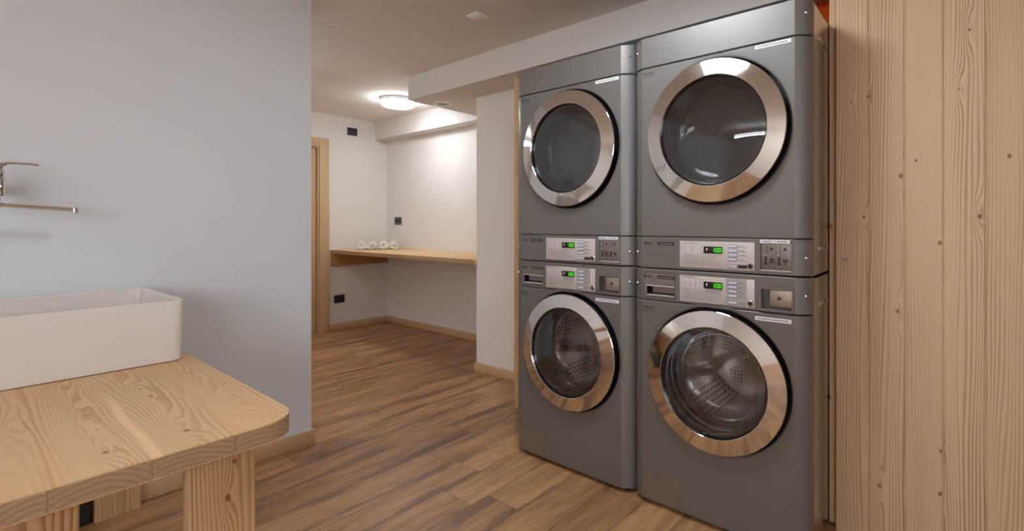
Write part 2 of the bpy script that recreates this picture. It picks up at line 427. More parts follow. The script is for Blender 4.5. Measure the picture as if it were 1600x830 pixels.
fix(bm); link('door_lock', bm, M['brass'], door)

# oak jamb board behind the left machines
struct('trim_1', B(-2.222, -2.184, 2.257, 2.63, 0, 2.112, bev=.002), M['oak_z'], smooth=True)
struct('trim_2', B(-2.184, -1.83, 2.60, 2.63, 0, 2.112, bev=.002), M['oak_z'], smooth=True)

# boarding on the right: tongue and groove boards with a bevelled joint, one wall
bm = bmesh.new(); w = .1108; x = -.3590
prof = []
k = 0
while x < 2.4:
    x1 = min(x + w, 2.41)
    prof += [(x + .0012, 2.1245), (x + .0042, 2.12), (x1 - .0042, 2.12), (x1 - .0012, 2.1245)]
    x = x1
pts = prof + [(2.41, 2.145), (-.3578, 2.145)]
plan_prism(bm, pts, .0, CEIL)
struct('wall_boarding', bm, M['pine'])
struct('trim_3', B(-.3835, -.350, 2.145, 2.19, .012, CEIL - .002, bev=.0015), M['pine_strip'], smooth=True)
bm = fix(lathe(bmesh.new(), [(0, 0), (.007, 0), (.009, .002), (.0095, .006), (0, .006)], 24)); o = link('wall_screw', bm, M['brass'])
o.location = (-.3235, 2.114, 1.043); tag(o, 'small round metal screw head in the leftmost board of the timber wall', 'screw')
bm = B(-.006, .006, -.0012, .0, -.001, .001); link('slot', bm, M['black'], o)

# ------------------------------------------------------------------ lamps
def round_lamp(x, y, s, col, label):
    t = thing('ceiling_lamp', label, 'lamp', (x, y, CEIL))
    bm = lathe(bmesh.new(), [(0, 0), (.160, 0), (.163, -.006), (.163, -.030), (.158, -.034), (.152, -.030), (0, -.030)], 12, axis='z')
    link('housing', fix(bm), M['white_plastic'], t)
    bm = lathe(bmesh.new(), [(0, -.0305), (.1500, -.0305), (.1525, -.052), (.146, -.066), (.125, -.074), (0, -.078)], 48, axis='z')
    link('diffuser', fix(bm), emit('lamp_diffuser', col, s), t); return t
def panel_lamp(x, y, s, col, label):
    t = thing('ceiling_lamp', label, 'lamp', (x, y, CEIL))
    bm = bmesh.new(); box(bm, -.23, .23, -.23, .23, -.03, 0, bev=.004); link('housing', bm, M['white_plastic'], t)
    link('diffuser', B(-.215, .215, -.215, .215, -.040, -.0302, bev=.003), emit('lamp_diffuser', col, s), t); return t
def added_pendant(x, y, rot, s, col, label):  # unseen hanging lamp, added to light the walls and ceiling
    t = thing('added_pendant_lamp', label, 'lamp', (x, y, CEIL)); t.rotation_euler.z = rot
    link('housing', B(-.605, .605, -.012, .012, -.262, -.225, bev=.003), M['white_plastic'], t)
    for wx in (-.5, .5): link('cable', B(wx - .0015, wx + .0015, -.0015, .0015, -.226, 0), M['white_plastic'], t)
    link('diffuser', B(-.6, .6, -.03, .03, -.295, -.2625, bev=.01), emit('lamp_diffuser', col, s), t)
    link('added_uplight', B(-.6, .6, -.03, .03, -.2245, -.215, bev=.003), emit('lamp_diffuser', col, s), t); return t  # upward strip added to brighten the ceiling
def batten(x, y, rot, s, col, label):
    t = thing('ceiling_lamp', label, 'lamp', (x, y, CEIL)); t.rotation_euler.z = rot
    link('housing', B(-.61, .61, -.045, .045, -.03, 0, bev=.004), M['white_plastic'], t)
    link('diffuser', B(-.6, .6, -.038, .038, -.055, -.0302, bev=.006), emit('lamp_diffuser', col, s), t); return t
LN = {0: 'round white ceiling lamp glowing above the far counter, partly behind the beam', 1: 'unseen guessed rectangular ceiling lamp panel over the floor in front of the machines',
      2: 'added unseen long hanging lamp in the corridor behind the sink wall', 3: 'added long hanging lamp behind the viewer, nearest of the three in a row', 4: 'added long hanging lamp behind the viewer, middle of the three in a row',
      5: 'added long hanging lamp behind the viewer, next to the rear wall', 6: 'added long hanging lamp in front of the sink wall, behind the viewer'}
for i, (k, x, y, r, s, c) in enumerate(LAMPS):
    if k == 'round': round_lamp(x, y, s, c, LN[i])
    elif k == 'panel': panel_lamp(x, y, s, c, LN[i])
    elif k == 'added_pendant': added_pendant(x, y, r, s, c, LN[i])
    else: batten(x, y, r, s, c, LN[i])

# small ceiling fittings
t = thing('ceiling_vent', 'small round vent set in the underside of the ceiling beam', 'vent', (-3.386, 2.586, 2.198))
link('rim', fix(lathe(bmesh.new(), [(.052, -.002), (.056, -.008), (.068, -.008), (.076, -.003), (.076, 0), (.052, 0)], 40, closed=True, axis='z')), M['white_plastic'], t)
bm = lathe(bmesh.new(), [(0, -.001), (.0515, -.001)], 40, axis='z')
for r in (.012, .024, .036, .047): lathe(bm, [(r, -.002), (r, -.006), (r + .005, -.006), (r + .005, -.002)], 40, axis='z', closed=True)
link('grille', fix(bm), M['plate_grey'], t)
t = thing('ceiling_plate', 'small square blank cover plate on the ceiling above the machines', 'plate', (-2.169, 1.906, CEIL))
link('cover', B(-.048, .048, -.048, .048, -.008, 0, bev=.003), M['white_plastic'], t)
link('inner_square', B(-.034, .034, -.034, .034, -.0105, -.0082, bev=.001), M['white_plastic'], t)

# wall sockets
def socket_plate(name, label, loc, axis, w_, h_, mat, holes, cat='socket'):
    t = thing(name, label, cat, loc)
    if axis == 'y': t.rotation_euler.z = PI / 2          # faces +x
    link('cover_plate', B(-w_ / 2, w_ / 2, -.009, 0, -h_ / 2, h_ / 2, bev=.003), mat, t)
    for hx in holes:
        bm = lathe(bmesh.new(), [(.0165, -.0095), (.0165, -.0115), (.020, -.0115), (.020, -.0095)], 24, closed=True)
        for v in bm.verts: v.co.x += hx
        s_ = link('socket', fix(bm), M['black'], t)
        bm = bmesh.new(); box(bm, hx - .0155, hx + .0155, -.0098, -.0092, -.0155, .0155, bev=.0002)
        link('pin_holes', bm, M['black'], s_)
    return t
socket_plate('wall_vent', 'black rectangular cover plate high on the wall right of the far door', (-5.41, 2.865, 2.238), 'y', .118, .088, M['black_plastic'], (), 'plate')
socket_plate('wall_socket', 'black power socket low on the wall under the far counter', (-5.41, 2.715, .342), 'y', .118, .090, M['black_plastic'], (0.,))
socket_plate('wall_socket', 'grey double socket on the far wall above the rolled towels', (-5.16, 3.30, 1.218), 'x', .14, .09, M['socket_grey'], (-.028, .028))

# ------------------------------------------------------------------ far counter and towels
t = thing('counter', 'long oak counter board across the far bay with rolled towels on it', 'counter', (-4.2, 2.95, 0))
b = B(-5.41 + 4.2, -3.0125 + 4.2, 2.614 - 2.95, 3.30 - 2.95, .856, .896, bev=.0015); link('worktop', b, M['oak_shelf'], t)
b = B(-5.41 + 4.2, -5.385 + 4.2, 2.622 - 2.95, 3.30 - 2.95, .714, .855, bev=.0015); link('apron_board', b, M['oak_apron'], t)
def towel_mat():
    m, T, P = new_mat('white_terry'); x, y, z = position(T); n = noise(T, vec(T, x, y, z), 420, 3, .7); n2 = noise(T, vec(T, x, y, z), 60, 2)
    T.links.new(mix(T, n2, lin(236, 230, 224), lin(252, 248, 244)), P.inputs['Base Color']); P.inputs['Roughness'].default_value = .95
    P.inputs['Sheen Weight'].default_value = .3; bump(T, P, n, .8, .004); return m
M['towel'] = towel_mat()
def towel(seed, R, turns, squash, start):
    rng = random.Random(seed); bm = bmesh.new(); N = 150; th = .0125; rings = []
    gap = (R - .008) / turns
    for i in range(N + 1):
        f = i / N; a = start + f * turns * 2 * PI; r = .006 + (R - .006) * f
        wob = 1 + .05 * math.sin(3 * a + seed) * f + .03 * math.sin(7 * a)
        r *= wob
        row = []
        for xx, rr in ((0, r - th / 2), (0, r + th / 2), (-.11, r + th / 2), (-.215, r + th / 2), (-.215, r - th / 2)):
            bulge = .006 * math.sin(a * 1.7 + seed) if xx == 0 else 0
            row.append(bm.verts.new((xx + bulge + (.010 * (1 - f) if xx == 0 else 0), rr * math.cos(a) * 1.0, rr * math.sin(a) * squash)))
        rings.append(row)
    for a_, b_ in zip(rings, rings[1:]):
        for k in range(5): bm.faces.new((a_[k], a_[(k + 1) % 5], b_[(k + 1) % 5], b_[k]))
    bm.faces.new(rings[0]); bm.faces.new(rings[-1][::-1]); fix(bm)
    zmin = min(v.co.z for v in bm.verts)
    for v in bm.verts: v.co.z -= zmin
    return bm
TL = ['rolled white towel on the far counter, nearest the door end of the four', 'rolled white towel second from the door, its end folded to a point', 'rolled white towel third from the door, its spiral showing',
      'rolled white towel on the far counter, closest to the back wall']
for i in range(4):
    o = link('rolled_towel', towel(i * 3 + 1, .047 + (.001 if i == 0 else 0), (3.1, 2.4, 3.4, 2.9)[i], (.95, .93, 1.0, .98)[i], (-.6, 1.9, -2.2, .4)[i]), M['towel'], None, True, 50)
    o.location = (-5.12 + i * .0567, 2.822 + i * .0983, .8962); o.rotation_euler.z = -PI / 6; tag(o, TL[i], 'towel', 'rolled towels on the far counter')

# ------------------------------------------------------------------ sink table
TX, TY0, TY1, TZ = -1.29, -.777, .550, .70
t = thing('bench_table', 'thick light larch table with a rounded corner carrying the white trough sink', 'table', (-2.0, 0, 0))
pts = [(SINK_X + .001 + 2.0, TY0)]
R = .085; pts.append((TX + 2.0, TY0))
for k in range(11):
    a = PI / 2 * k / 10; pts.append((TX + 2.0 - R + R * math.cos(a), TY1 - R + R * math.sin(a)))
pts.append((SINK_X + .001 + 2.0, TY1))
bm = bmesh.new()
lo = [bm.verts.new((x, y, .652)) for x, y in pts]; hi = [bm.verts.new((x, y, TZ)) for x, y in pts]; n = len(pts)
f0 = bm.faces.new(lo[::-1]); f1 = bm.faces.new(hi)
for i in range(n):
    f = bm.faces.new((lo[i], lo[(i + 1) % n], hi[(i + 1) % n], hi[i])); f.material_index = 1 if 1 <= i <= 8 else 0
bmesh.ops.bevel(bm, geom=list(f0.edges) + list(f1.edges), offset=.004, segments=3, affect='EDGES', profile=.5)
link('tabletop', fix(bm), [M['table_top'], M['table_end']], t, angle=40)
for (lx0, lx1) in ((-1.375, -1.332), (-2.704, -2.650)):
    for (ly0, ly1) in ((.329, .462), (.020, .158)) if lx0 > -2 else ((.356, .495), (.020, .158)):
        link('leg', B(lx0 + 2, lx1 + 2, ly0, ly1, 0, .651, bev=.003), M['leg'], t)
bm = B(-.017, .017, -.07, .07, .001, .28, bev=.004); o = link('floor_box', bm, M['black_plastic']); o.location = (-2.684, .275, 0); tag(o, 'dark box guessed for the dark patch under the larch table beside its rear leg', 'box')  # guessed box where a dark patch shows beside the rear leg
# ------------------------------------------------------------------ trough sink
t = thing('trough_sink', 'white rectangular ceramic trough sink standing on the larch table', 'sink', (-2.42, .07, TZ))
def rrect(x0, x1, y0, y1, r, n=6):
    out = []
    for cx, cy, a0 in ((x1 - r, y1 - r, 0), (x0 + r, y1 - r, PI / 2), (x0 + r, y0 + r, PI), (x1 - r, y0 + r, 3 * PI / 2)):
        for k in range(n + 1):
            a = a0 + PI / 2 * k / n; out.append((cx + r * math.cos(a), cy + r * math.sin(a)))
    return out
xo0, xo1 = -2.700 + 2.42, -2.132 + 2.42; yo0, yo1 = -.46 - .07, .520 - .07
def ring_at(bm, d, z, r, taper=0): return [bm.verts.new((x, y, z)) for x, y in rrect(xo0 + d, xo1 - d, yo0 + d, yo1 - d, r)]
bm = bmesh.new(); H = .213
L_ = [ring_at(bm, .012, 0, .022), ring_at(bm, .006, .004, .028), ring_at(bm, .004, .02, .03), ring_at(bm, .0, H - .004, .03), ring_at(bm, .0008, H - .0008, .029), ring_at(bm, .003, H, .028),
      ring_at(bm, .013, H, .020), ring_at(bm, .0155, H - .002, .018), ring_at(bm, .017, H - .01, .018), ring_at(bm, .030, .05, .03), ring_at(bm, .045, .028, .04), ring_at(bm, .09, .022, .05)]
for a_, b_ in zip(L_, L_[1:]):
    m_ = len(a_)
    for k in range(m_): bm.faces.new((a_[k], a_[(k + 1) % m_], b_[(k + 1) % m_], b_[k]))
bm.faces.new(L_[0][::-1]); bm.faces.new(L_[-1]); fix(bm)
link('basin', bm, M['ceramic'], t, angle=45)
link('drain', fix(lathe(bmesh.new(), [(0, .0235), (.02, .0235), (.032, .0255), (.036, .0225), (0, .0225)], 32, axis='z')), M['chrome_soft'], t)
# ------------------------------------------------------------------ wall tap
t = thing('wall_tap', 'chrome wall tap with a long thin spout above the trough sink', 'tap', (SINK_X, .088, 1.30))
bm = bmesh.new(); zc = 0
lathe(bm, [(0, -.027), (.020, -.027), (.0235, -.024), (.0235, .040), (.021, .046), (0, .046)], 32, cx=.14, cz=.012, axis='z')
tube(bm, [(.120, .012, .01), (.03, .002, .01), (.012, 0, .01)], [.017, .017, .017], 20)
tube(bm, [(.014, 0, .01), (.006, 0, .01), (0, 0, .01)], [.030, .034, .035], 32)
link('body', fix(bm), M['chrome'], t)
bm = bmesh.new(); lathe(bm, [(0, -.062), (.012, -.062), (.013, -.030), (.0, -.028)], 24, cx=.14, cz=.012, axis='z')
tube(bm, [(.14, -.004, -.053), (.14, .03, -.054), (.14, .10, -.059), (.14, .196, -.0650), (.14, .202, -.0655)], [.0075, .0078, .0078, .0078, .0082], 16)
lathe(bm, [(0, -.058), (.0088, -.058), (.0092, -.061), (.0100, -.075), (.0095, -.079), (0, -.079)], 24, cx=.14, cz=.205, axis='z')
for v in bm.verts: pass
link('spout', fix(bm), M['chrome'], t)
bm = bmesh.new(); tube(bm, [(.14, .0, .062), (.14, .012, .070), (.14, .026, .0865), (.14, .038, .0920), (.14, .06, .0935), (.14, .095, .0930), (.14, .112, .0915)], [.012, .014, .0085, .0052, .0042, .004, .0036], 14)
lathe(bm, [(0, .046), (.0215, .0465), (.0225, .054), (.018, .072), (.008, .080), (0, .082)], 28, cx=.14, cz=.012, axis='z')
link('lever', fix(bm), M['chrome'], t)

# ------------------------------------------------------------------ laundry machines (local frame: x across, y into the machine, z up, origin on the floor at the front)
HW = .3525; DEP = .74
CUT = [(0, .050), (.003, .036), (.010, .026), (.022, .0160), (.035, .0078), (.050, 0)]
def front_profile(ins=0.0, back=.062):
    L = [(-HW + d + ins, y + ins) for d, y in CUT]
    return [(-HW + ins, back)] + L + [(-x, y) for x, y in L[::-1]] + [(HW - ins, back)]
def shell(z0, z1, lip=.003):
    bm = bmesh.new(); lv = [(z0, lip), (z0 + lip, 0), (z1 - lip, 0), (z1, lip)]; R_ = []
    for z, i in lv: R_.append([bm.verts.new((x, y, z)) for x, y in front_profile(i)])
    for a, b in zip(R_, R_[1:]):
        for k in range(len(a)): bm.faces.new((a[k], a[(k + 1) % len(a)], b[(k + 1) % len(a)], b[k]))
    bm.faces.new(R_[0][::-1]); bm.faces.new(R_[-1]); return fix(bm)
def shell_hole(z0, z1, cz, R, cx, lip=.003):
    """front panel with a round dished opening"""
    bm = bmesh.new(); P0 = front_profile(0); Pi = front_profile(lip)
    n = len(P0); half = n // 2; a = HW - .05
    for side in (range(0, half - 1), range(half, n - 1)):
        rows = []
        for z, P_ in ((z0, Pi), (z0 + lip, P0), (z1 - lip, P0), (z1, Pi)):
            rows.append([bm.verts.new((P_[k][0], P_[k][1], z)) for k in list(side) + [side[-1] + 1]])
        for r0, r1 in zip(rows, rows[1:]):
            for k in range(len(r0) - 1): bm.faces.new((r0[k], r0[k + 1], r1[k + 1], r1[k]))
    for zA, yA, zB, yB in ((z0, lip, z0 + lip, 0), (z1 - lip, 0, z1, lip)):
        v = [bm.verts.new(p) for p in ((-a, yA, zA), (a, yA, zA), (a, yB, zB), (-a, yB, zB))]; bm.faces.new(v)
    zb, zt = z0 + lip, z1 - lip; N = 120
    ang = [2 * PI * i / N for i in range(N)]
    for c_ in ((a - cx, zt - cz), (-a - cx, zt - cz), (-a - cx, zb - cz), (a - cx, zb - cz)):
        t_ = math.atan2(c_[1], c_[0]) % (2 * PI); j = min(range(N), key=lambda i: abs(ang[i] - t_)); ang[j] = t_
    outer, loops = [], [[] for _ in range(6)]
    spec = [(R + .016, 0.0), (R + .006, .0010), (R + .0012, .004), (R, .009), (R - .002, .045), (R - .06, .046)]
    for t_ in ang:
        c, s = math.cos(t_), math.sin(t_)
        k = min(((a - cx) / c if c > 1e-9 else 1e9), ((-a - cx) / c if c < -1e-9 else 1e9), ((zt - cz) / s if s > 1e-9 else 1e9), ((zb - cz) / s if s < -1e-9 else 1e9))
        outer.append(bm.verts.new((cx + c * k, 0, cz + s * k)))
        for L, (r, y) in zip(loops, spec): L.append(bm.verts.new((cx + c * r, y, cz + s * r)))
    Ls = [outer] + loops
    for a_, b_ in zip(Ls, Ls[1:]):
        for i in range(N):
            j = (i + 1) % N; f = bm.faces.new((a_[i], a_[j], b_[j], b_[i]))
            if b_ is loops[4] or b_ is loops[5]: f.material_index = 1
    for z, P_, in ((z0, Pi), (z1, Pi)):
        v0 = [bm.verts.new((x, y, z)) for x, y in P_]; bm.faces.new(v0)
    bmesh.ops.remove_doubles(bm, verts=bm.verts[:], dist=1e-6)
    return fix(bm)
def greek(bm, x0, x1, z, h, y, seed, ragged=.25, word=.010):
    """a line of print too small to read: short word-long dashes"""
    rng = random.Random(seed); x = x0; end = x1 - (x1 - x0) * ragged * rng.random()
    while x < end:
        w_ = word * rng.uniform(.4, 1.3); box(bm, x, min(x + w_, end), y - .0002, y, z - h / 2, z + h / 2); x += w_ + word * .22
    return bm
def seg_digit(bm, ch, x, z, w_, h_, y, s_=.0018):
    on = {'1': 'bc', '0': 'abcdef'}[ch]; hh = h_ / 2
    S_ = {'a': (x, x + w_, z + h_ - s_, z + h_), 'g': (x, x + w_, z + hh - s_ / 2, z + hh + s_ / 2), 'd': (x, x + w_, z, z + s_), 'f': (x, x + s_, z + hh, z + h_), 'e': (x, x + s_, z, z + hh),
          'b': (x + w_ - s_, x + w_, z + hh, z + h_), 'c': (x + w_ - s_, x + w_, z, z + hh)}
    for k in on: a = S_[k]; box(bm, a[0], a[1], y - .0004, y, a[2], a[3])
def X(l): return l - .3525          # distance from the machine's left edge -> local x
def screws(T, zs):
    for z in zs:
        for sgn in (-1, 1):
            bm = lathe(bmesh.new(), [(0, -.0045), (.004, -.0038), (.0066, -.001), (.0072, .002), (0, .002)], 16)
            bmesh.ops.rotate(bm, verts=bm.verts, matrix=Matrix.Rotation(sgn * .72, 3, 'Z')); bmesh.ops.translate(bm, verts=bm.verts, vec=Vector((sgn * (HW - .0155), .0195, z)))
            link('screw', fix(bm), M['chrome'], T)
def badge(T, z, word):
    """round emblem with the two letters, and the dark word plate"""
    bm = fix(lathe(bmesh.new(), [(0, -.0012), (.0065, -.0012), (.007, 0), (0, 0)], 28, cx=X(.067), cz=z)); e = link('emblem', bm, M['ink'], T)
    b2 = bmesh.new(); box(b2, X(.0655), X(.0665), -.0016, -.0012, z - .001, z + .0035); box(b2, X(.0665), X(.0695), -.0016, -.0012, z - .001, z - .0001); link('emblem_mark', b2, M['plate_grey'], e)
    bm = text_bm('LG', .0160, X(.078), z - .0055, -.0004, bold=.0006); link('lettering', bm, M['ink'], T)
    w_ = link('word_plate', B(X(.123), X(.199), -.0008, 0, z - .0075, z + .0065), M['ink'], T)
    bm = text_bm(word, .0083, X(.161), z - .0035, -.001, 'CENTER', .0002, sx=.92); link('lettering', bm, M['plate_grey'], w_)
def door(T, cz, cx, smoke, latch=True):
    R0 = .2725
    bm = lathe(bmesh.new(), [(.205, -.0300), (.205, .03), (.262, .036), (.2688, .030), (R0 - .0015, .010), (R0 - .001, -.0195), (.262, -.0240)], 128, cx, cz, closed=True)
    d = link('door', fix(bm), M['black_gloss'], T, angle=30); d['label'] = 'round glass door in a black frame with a wide chrome ring'
    bm = lathe(bmesh.new(), [(R0 - .0008, -.0198), (R0 + .0004, -.0215), (R0 + .0002, -.0245), (R0 - .0018, -.0262), (.2130, -.0372), (.2112, -.0372), (.2096, -.0355), (.2090, -.0300), (.24, -.0250)], 160, cx, cz, closed=True)
    link('chrome_ring', fix(bm), M['chrome'], d, angle=6)
    bm = lathe(bmesh.new(), [(.2048, -.018), (.2046, -.006), (.196, .010), (.184, .030), (.181, .052), (.187, .056), (.2044, .04)], 96, cx, cz, closed=True)
    link('inner_rim', fix(bm), M['dark_rim'], d, angle=50)
    bm = lathe(bmesh.new(), [(.2080, -.0245), (.19, -.0262), (.15, -.0298), (.10, -.0325), (.05, -.034), (0, -.0345)], 96, cx, cz)
    link('outer_glass', fix(bm), M['glass_smoke'] if smoke else M['glass'], d)
    if not smoke:
        bm = lathe(bmesh.new(), [(.1805, .048), (.178, .075), (.170, .100), (.150, .116), (.11, .124), (.05, .127), (0, .128)], 96, cx, cz)
    else:
        bm = lathe(bmesh.new(), [(.1805, .048), (.179, .060), (.168, .070), (.140, .076), (.07, .080), (0, .081)], 96, cx, cz)
    link('glass_bowl', fix(bm), M['glass_bowl'], d)
    return d
def drum(T, cz, cx, dark):
    y0 = .135; R1 = .235; yb = .50
    bm = lathe(bmesh.new(), [(.198, y0 - .02), (.200, y0), (R1 - .01, y0 + .008), (R1, y0 + .022), (R1, yb - .03), (R1 - .02, yb), (.12, yb - .012), (.05, yb - .03), (0, yb - .034)], 96, cx, cz)
    dr = link('drum', fix(bm), M['drum_dark'] if dark else M['drum'], T, angle=50)
    for k in range(3):
        a = 2 * PI * k / 3 + (.5 if dark else 1.35)
        b2 = bmesh.new(); rows = []
        for f in (0., .15, .5, .85, 1.):
            y = y0 + .03 + (yb - y0 - .07) * f; h = .062 * (1 - .35 * abs(2 * f - 1) ** 3) ; w_ = .034
            tw = a + .25 * (f - .5)
            row = []
            for (dx, dh) in ((-w_, 0), (-w_ * .55, h * .55), (-w_ * .22, h * .93), (0, h), (w_ * .22, h * .93), (w_ * .55, h * .55), (w_, 0)):
                r = R1 - .002 - dh; tt = tw + dx / R1
                row.append(b2.verts.new((cx + r * math.cos(tt), y, cz + r * math.sin(tt))))
            rows.append(row)
        for p, q in zip(rows, rows[1:]):
            for i in range(6): b2.faces.new((p[i], p[i + 1], q[i + 1], q[i]))
        b2.faces.new(rows[0]); b2.faces.new(rows[-1][::-1]); link('lifter', fix(b2), M['chrome_soft'] if not dark else M['drum_dark'], dr, angle=60)
    # sleeve between the panel opening and the drum
    bm = lathe(bmesh.new(), [(.222, .045), (.2265, .046), (.2265, .112), (.200, .128), (.1975, .122), (.218, .106)], 72, cx, cz, closed=True)
    link('door_gasket', fix(bm), M['gasket'] if not dark else M['black'], T, angle=50)
def cabinet(T, z0, z1):
    bm = bmesh.new(); x_ = HW - .001; th = .003
    box(bm, -x_, -x_ + th, .062, DEP, z0, z1); box(bm, x_ - th, x_, .062, DEP, z0, z1); box(bm, -x_, x_, DEP - th, DEP, z0, z1)
    box(bm, -x_, x_, .062, DEP, z1 - th, z1); box(bm, -x_, x_, .062, DEP, z0, z0 + th)
    # pressed beads on the side sheets
    for s_ in (-1, 1):
        for (zz0, zz1, y0, y1) in ((z0 + .09, z1 - .10, .60, .612),):
            xx = s_ * x_; box(bm, min(xx, xx + s_ * .0012), max(xx, xx + s_ * .0012), y0, y1, zz0, zz1, bev=.0005)
        for zz in (z0 + .09, z1 - .11): xx = s_ * x_; box(bm, min(xx, xx + s_ * .0012), max(xx, xx + s_ * .0012), .142, .60, zz, zz + .010, bev=.0005)
    return link('cabinet', fix(bm), M['steel_side'], T, angle=30)
def panel_print(P_, z0, z1, seed, washer):
    """fine print, display, buttons and lock on the instruction plate; z0..z1 = the plate"""
    Y = -.0008; H_ = z1 - z0
    bm = bmesh.new()
    for i in range(8): greek(bm, X(.236), X(.400), z0 + .012 + i * .0049, .0011, Y, seed + i, .2)
    if washer:
        for i in range(3): greek(bm, X(.330), X(.400), z0 + .054 - i * .006, .0016, Y, seed + 40 + i, .1, .006)
    greek(bm, X(.236), X(.270), z0 + .0525, .002, Y, seed + 20, 0, .007)
    xs = (.245, .275) if not washer else (.245, .268, .291)
    for i, xx in enumerate(xs):
        for k, (w_, h_) in enumerate(((.007, .002), (.004, .004), (.008, .0015))): box(bm, X(xx) - w_ / 2, X(xx) + w_ / 2, Y - .0002, Y, z1 - .024 - k * .009 - h_ / 2, z1 - .024 - k * .009 + h_ / 2)
    greek(bm, X(.238), X(.300), z1 - .008, .0014, Y, seed + 31, 0, .008)
    if washer: greek(bm, X(.228), X(.285), z1 - .0035, .0018, Y, seed + 36, 0, .008)
    # thin boxes round the symbols and the display
    for (a, b, c, d) in ((.229, .312, z1 - .052, z1 - .0105), (.318, .408, z1 - .053, z1 - .0105)):
        for q in ((a, b, c, c + .0006), (a, b, d, d + .0006), (a, a + .0006, c, d), (b, b + .0006, c, d)): box(bm, X(q[0]), X(q[1]), Y - .0002, Y, q[2], q[3])
    link('fine_print', bm, M['ink_soft'], P_)
    zc = z1 - .019 - .0135
    dsp = link('display', B(X(.324), X(.400), Y - .0016, Y, zc - .0135, zc + .0135, bev=.0006), M['display'], P_)
    b2 = bmesh.new(); box(b2, X(.365), X(.3985), Y - .0019, Y - .0016, zc - .0120, zc + .0120); link('display_light', b2, M['led_bg'], P_)
    b2 = bmesh.new(); yy = Y - .0020; zz = zc - .0075
    seg_digit(b2, '1', X(.3605), zz, .0065, .015, yy); box(b2, X(.3690), X(.3708), yy - .0004, yy, zz + .0035, zz + .0055); box(b2, X(.3690), X(.3708), yy - .0004, yy, zz + .0095, zz + .0115)
    seg_digit(b2, '0', X(.3735), zz, .0095, .015, yy); seg_digit(b2, '0', X(.3862), zz, .0095, .015, yy)
    link('display_digits', b2, M['led'], P_)
    b2 = bmesh.new(); box(b2, X(.335), X(.3375), yy, yy + .0004, zc - .004, zc + .006); box(b2, X(.3375), X(.3400), yy, yy + .0004, zc + .001, zc + .0075); link('display_symbol', b2, M['white_label'], P_)
    zb = [z1 - .0165 - k * .0165 for k in range(4)] + [z0 + .0125]
    b3 = bmesh.new()
    for i, z in enumerate(zb):
        b2 = bmesh.new(); box(b2, X(.4205), X(.4560), Y - .0010, Y, z - .0062, z + .0062, mi=1); box(b2, X(.4222), X(.4543), Y - .0022, Y - .0010, z - .0045, z + .0045, bev=.0008)
        link('button', b2, [M['button'], M['button_rim']], P_)
    b3.free()
    for i, z in enumerate(zb):
        if washer: b3 = text_bm(('70°C', '60°C', '40°C', '30°C', 'START')[i], .0082, X(.4605), z - .003, Y - .0002, bold=.00005)
        elif i < 4: b3 = greek(greek(bmesh.new(), X(.4580), X(.492), z + .001, .0022, Y, seed + 50 + i, .3, .008), X(.4600), X(.500), z - .0045, .0012, Y, seed + 60 + i, .3, .006)
        else: b3 = B(X(.4575), X(.4925), Y - .0004, Y, z - .0068, z + .0066)
        link('button_caption', b3, M['ink'], P_)
    bm = lathe(bmesh.new(), [(.0078, Y), (.0078, Y - .0025), (.0100, Y - .0028), (.0118, Y - .0012), (.0118, Y)], 28, X(.5035), z0 + .0150, closed=True)
    lk = link('key_lock', fix(bm), M['chrome_soft'], P_)
    link('keyhole', fix(lathe(bmesh.new(), [(0, Y - .0006), (.0078, Y - .0006), (.0078, Y), (0, Y)], 24, X(.5035), z0 + .0150)), M['black'], P_)
def hole_panel(T, name, z0, z1, rect, depth, mat):
    """control panel with a rectangular pocket sunk into its flat face; rect = (l0, l1, za, zb)"""
    bm = shell(z0, z1); return link(name, bm, mat, T, angle=24)
def frame_plate(bm, x0, x1, z0, z1, y0, y1, w_, bev=.0012):
    """a raised rounded frame standing on the panel face"""
    o = rrect(x0, x1, z0, z1, .006, 4); i = rrect(x0 + w_, x1 - w_, z0 + w_, z1 - w_, .003, 4); n = len(o)
    vo0 = [bm.verts.new((x, y0, z)) for x, z in o]; vo1 = [bm.verts.new((x, y1, z)) for x, z in o]; vi1 = [bm.verts.new((x, y1, z)) for x, z in i]; vi0 = [bm.verts.new((x, y0, z)) for x, z in i]
    for A, Bq in ((vo0, vo1), (vo1, vi1), (vi1, vi0), (vi0, vo0)):
        for k in range(n): bm.faces.new((A[k], A[(k + 1) % n], Bq[(k + 1) % n], Bq[k]))
    return bm
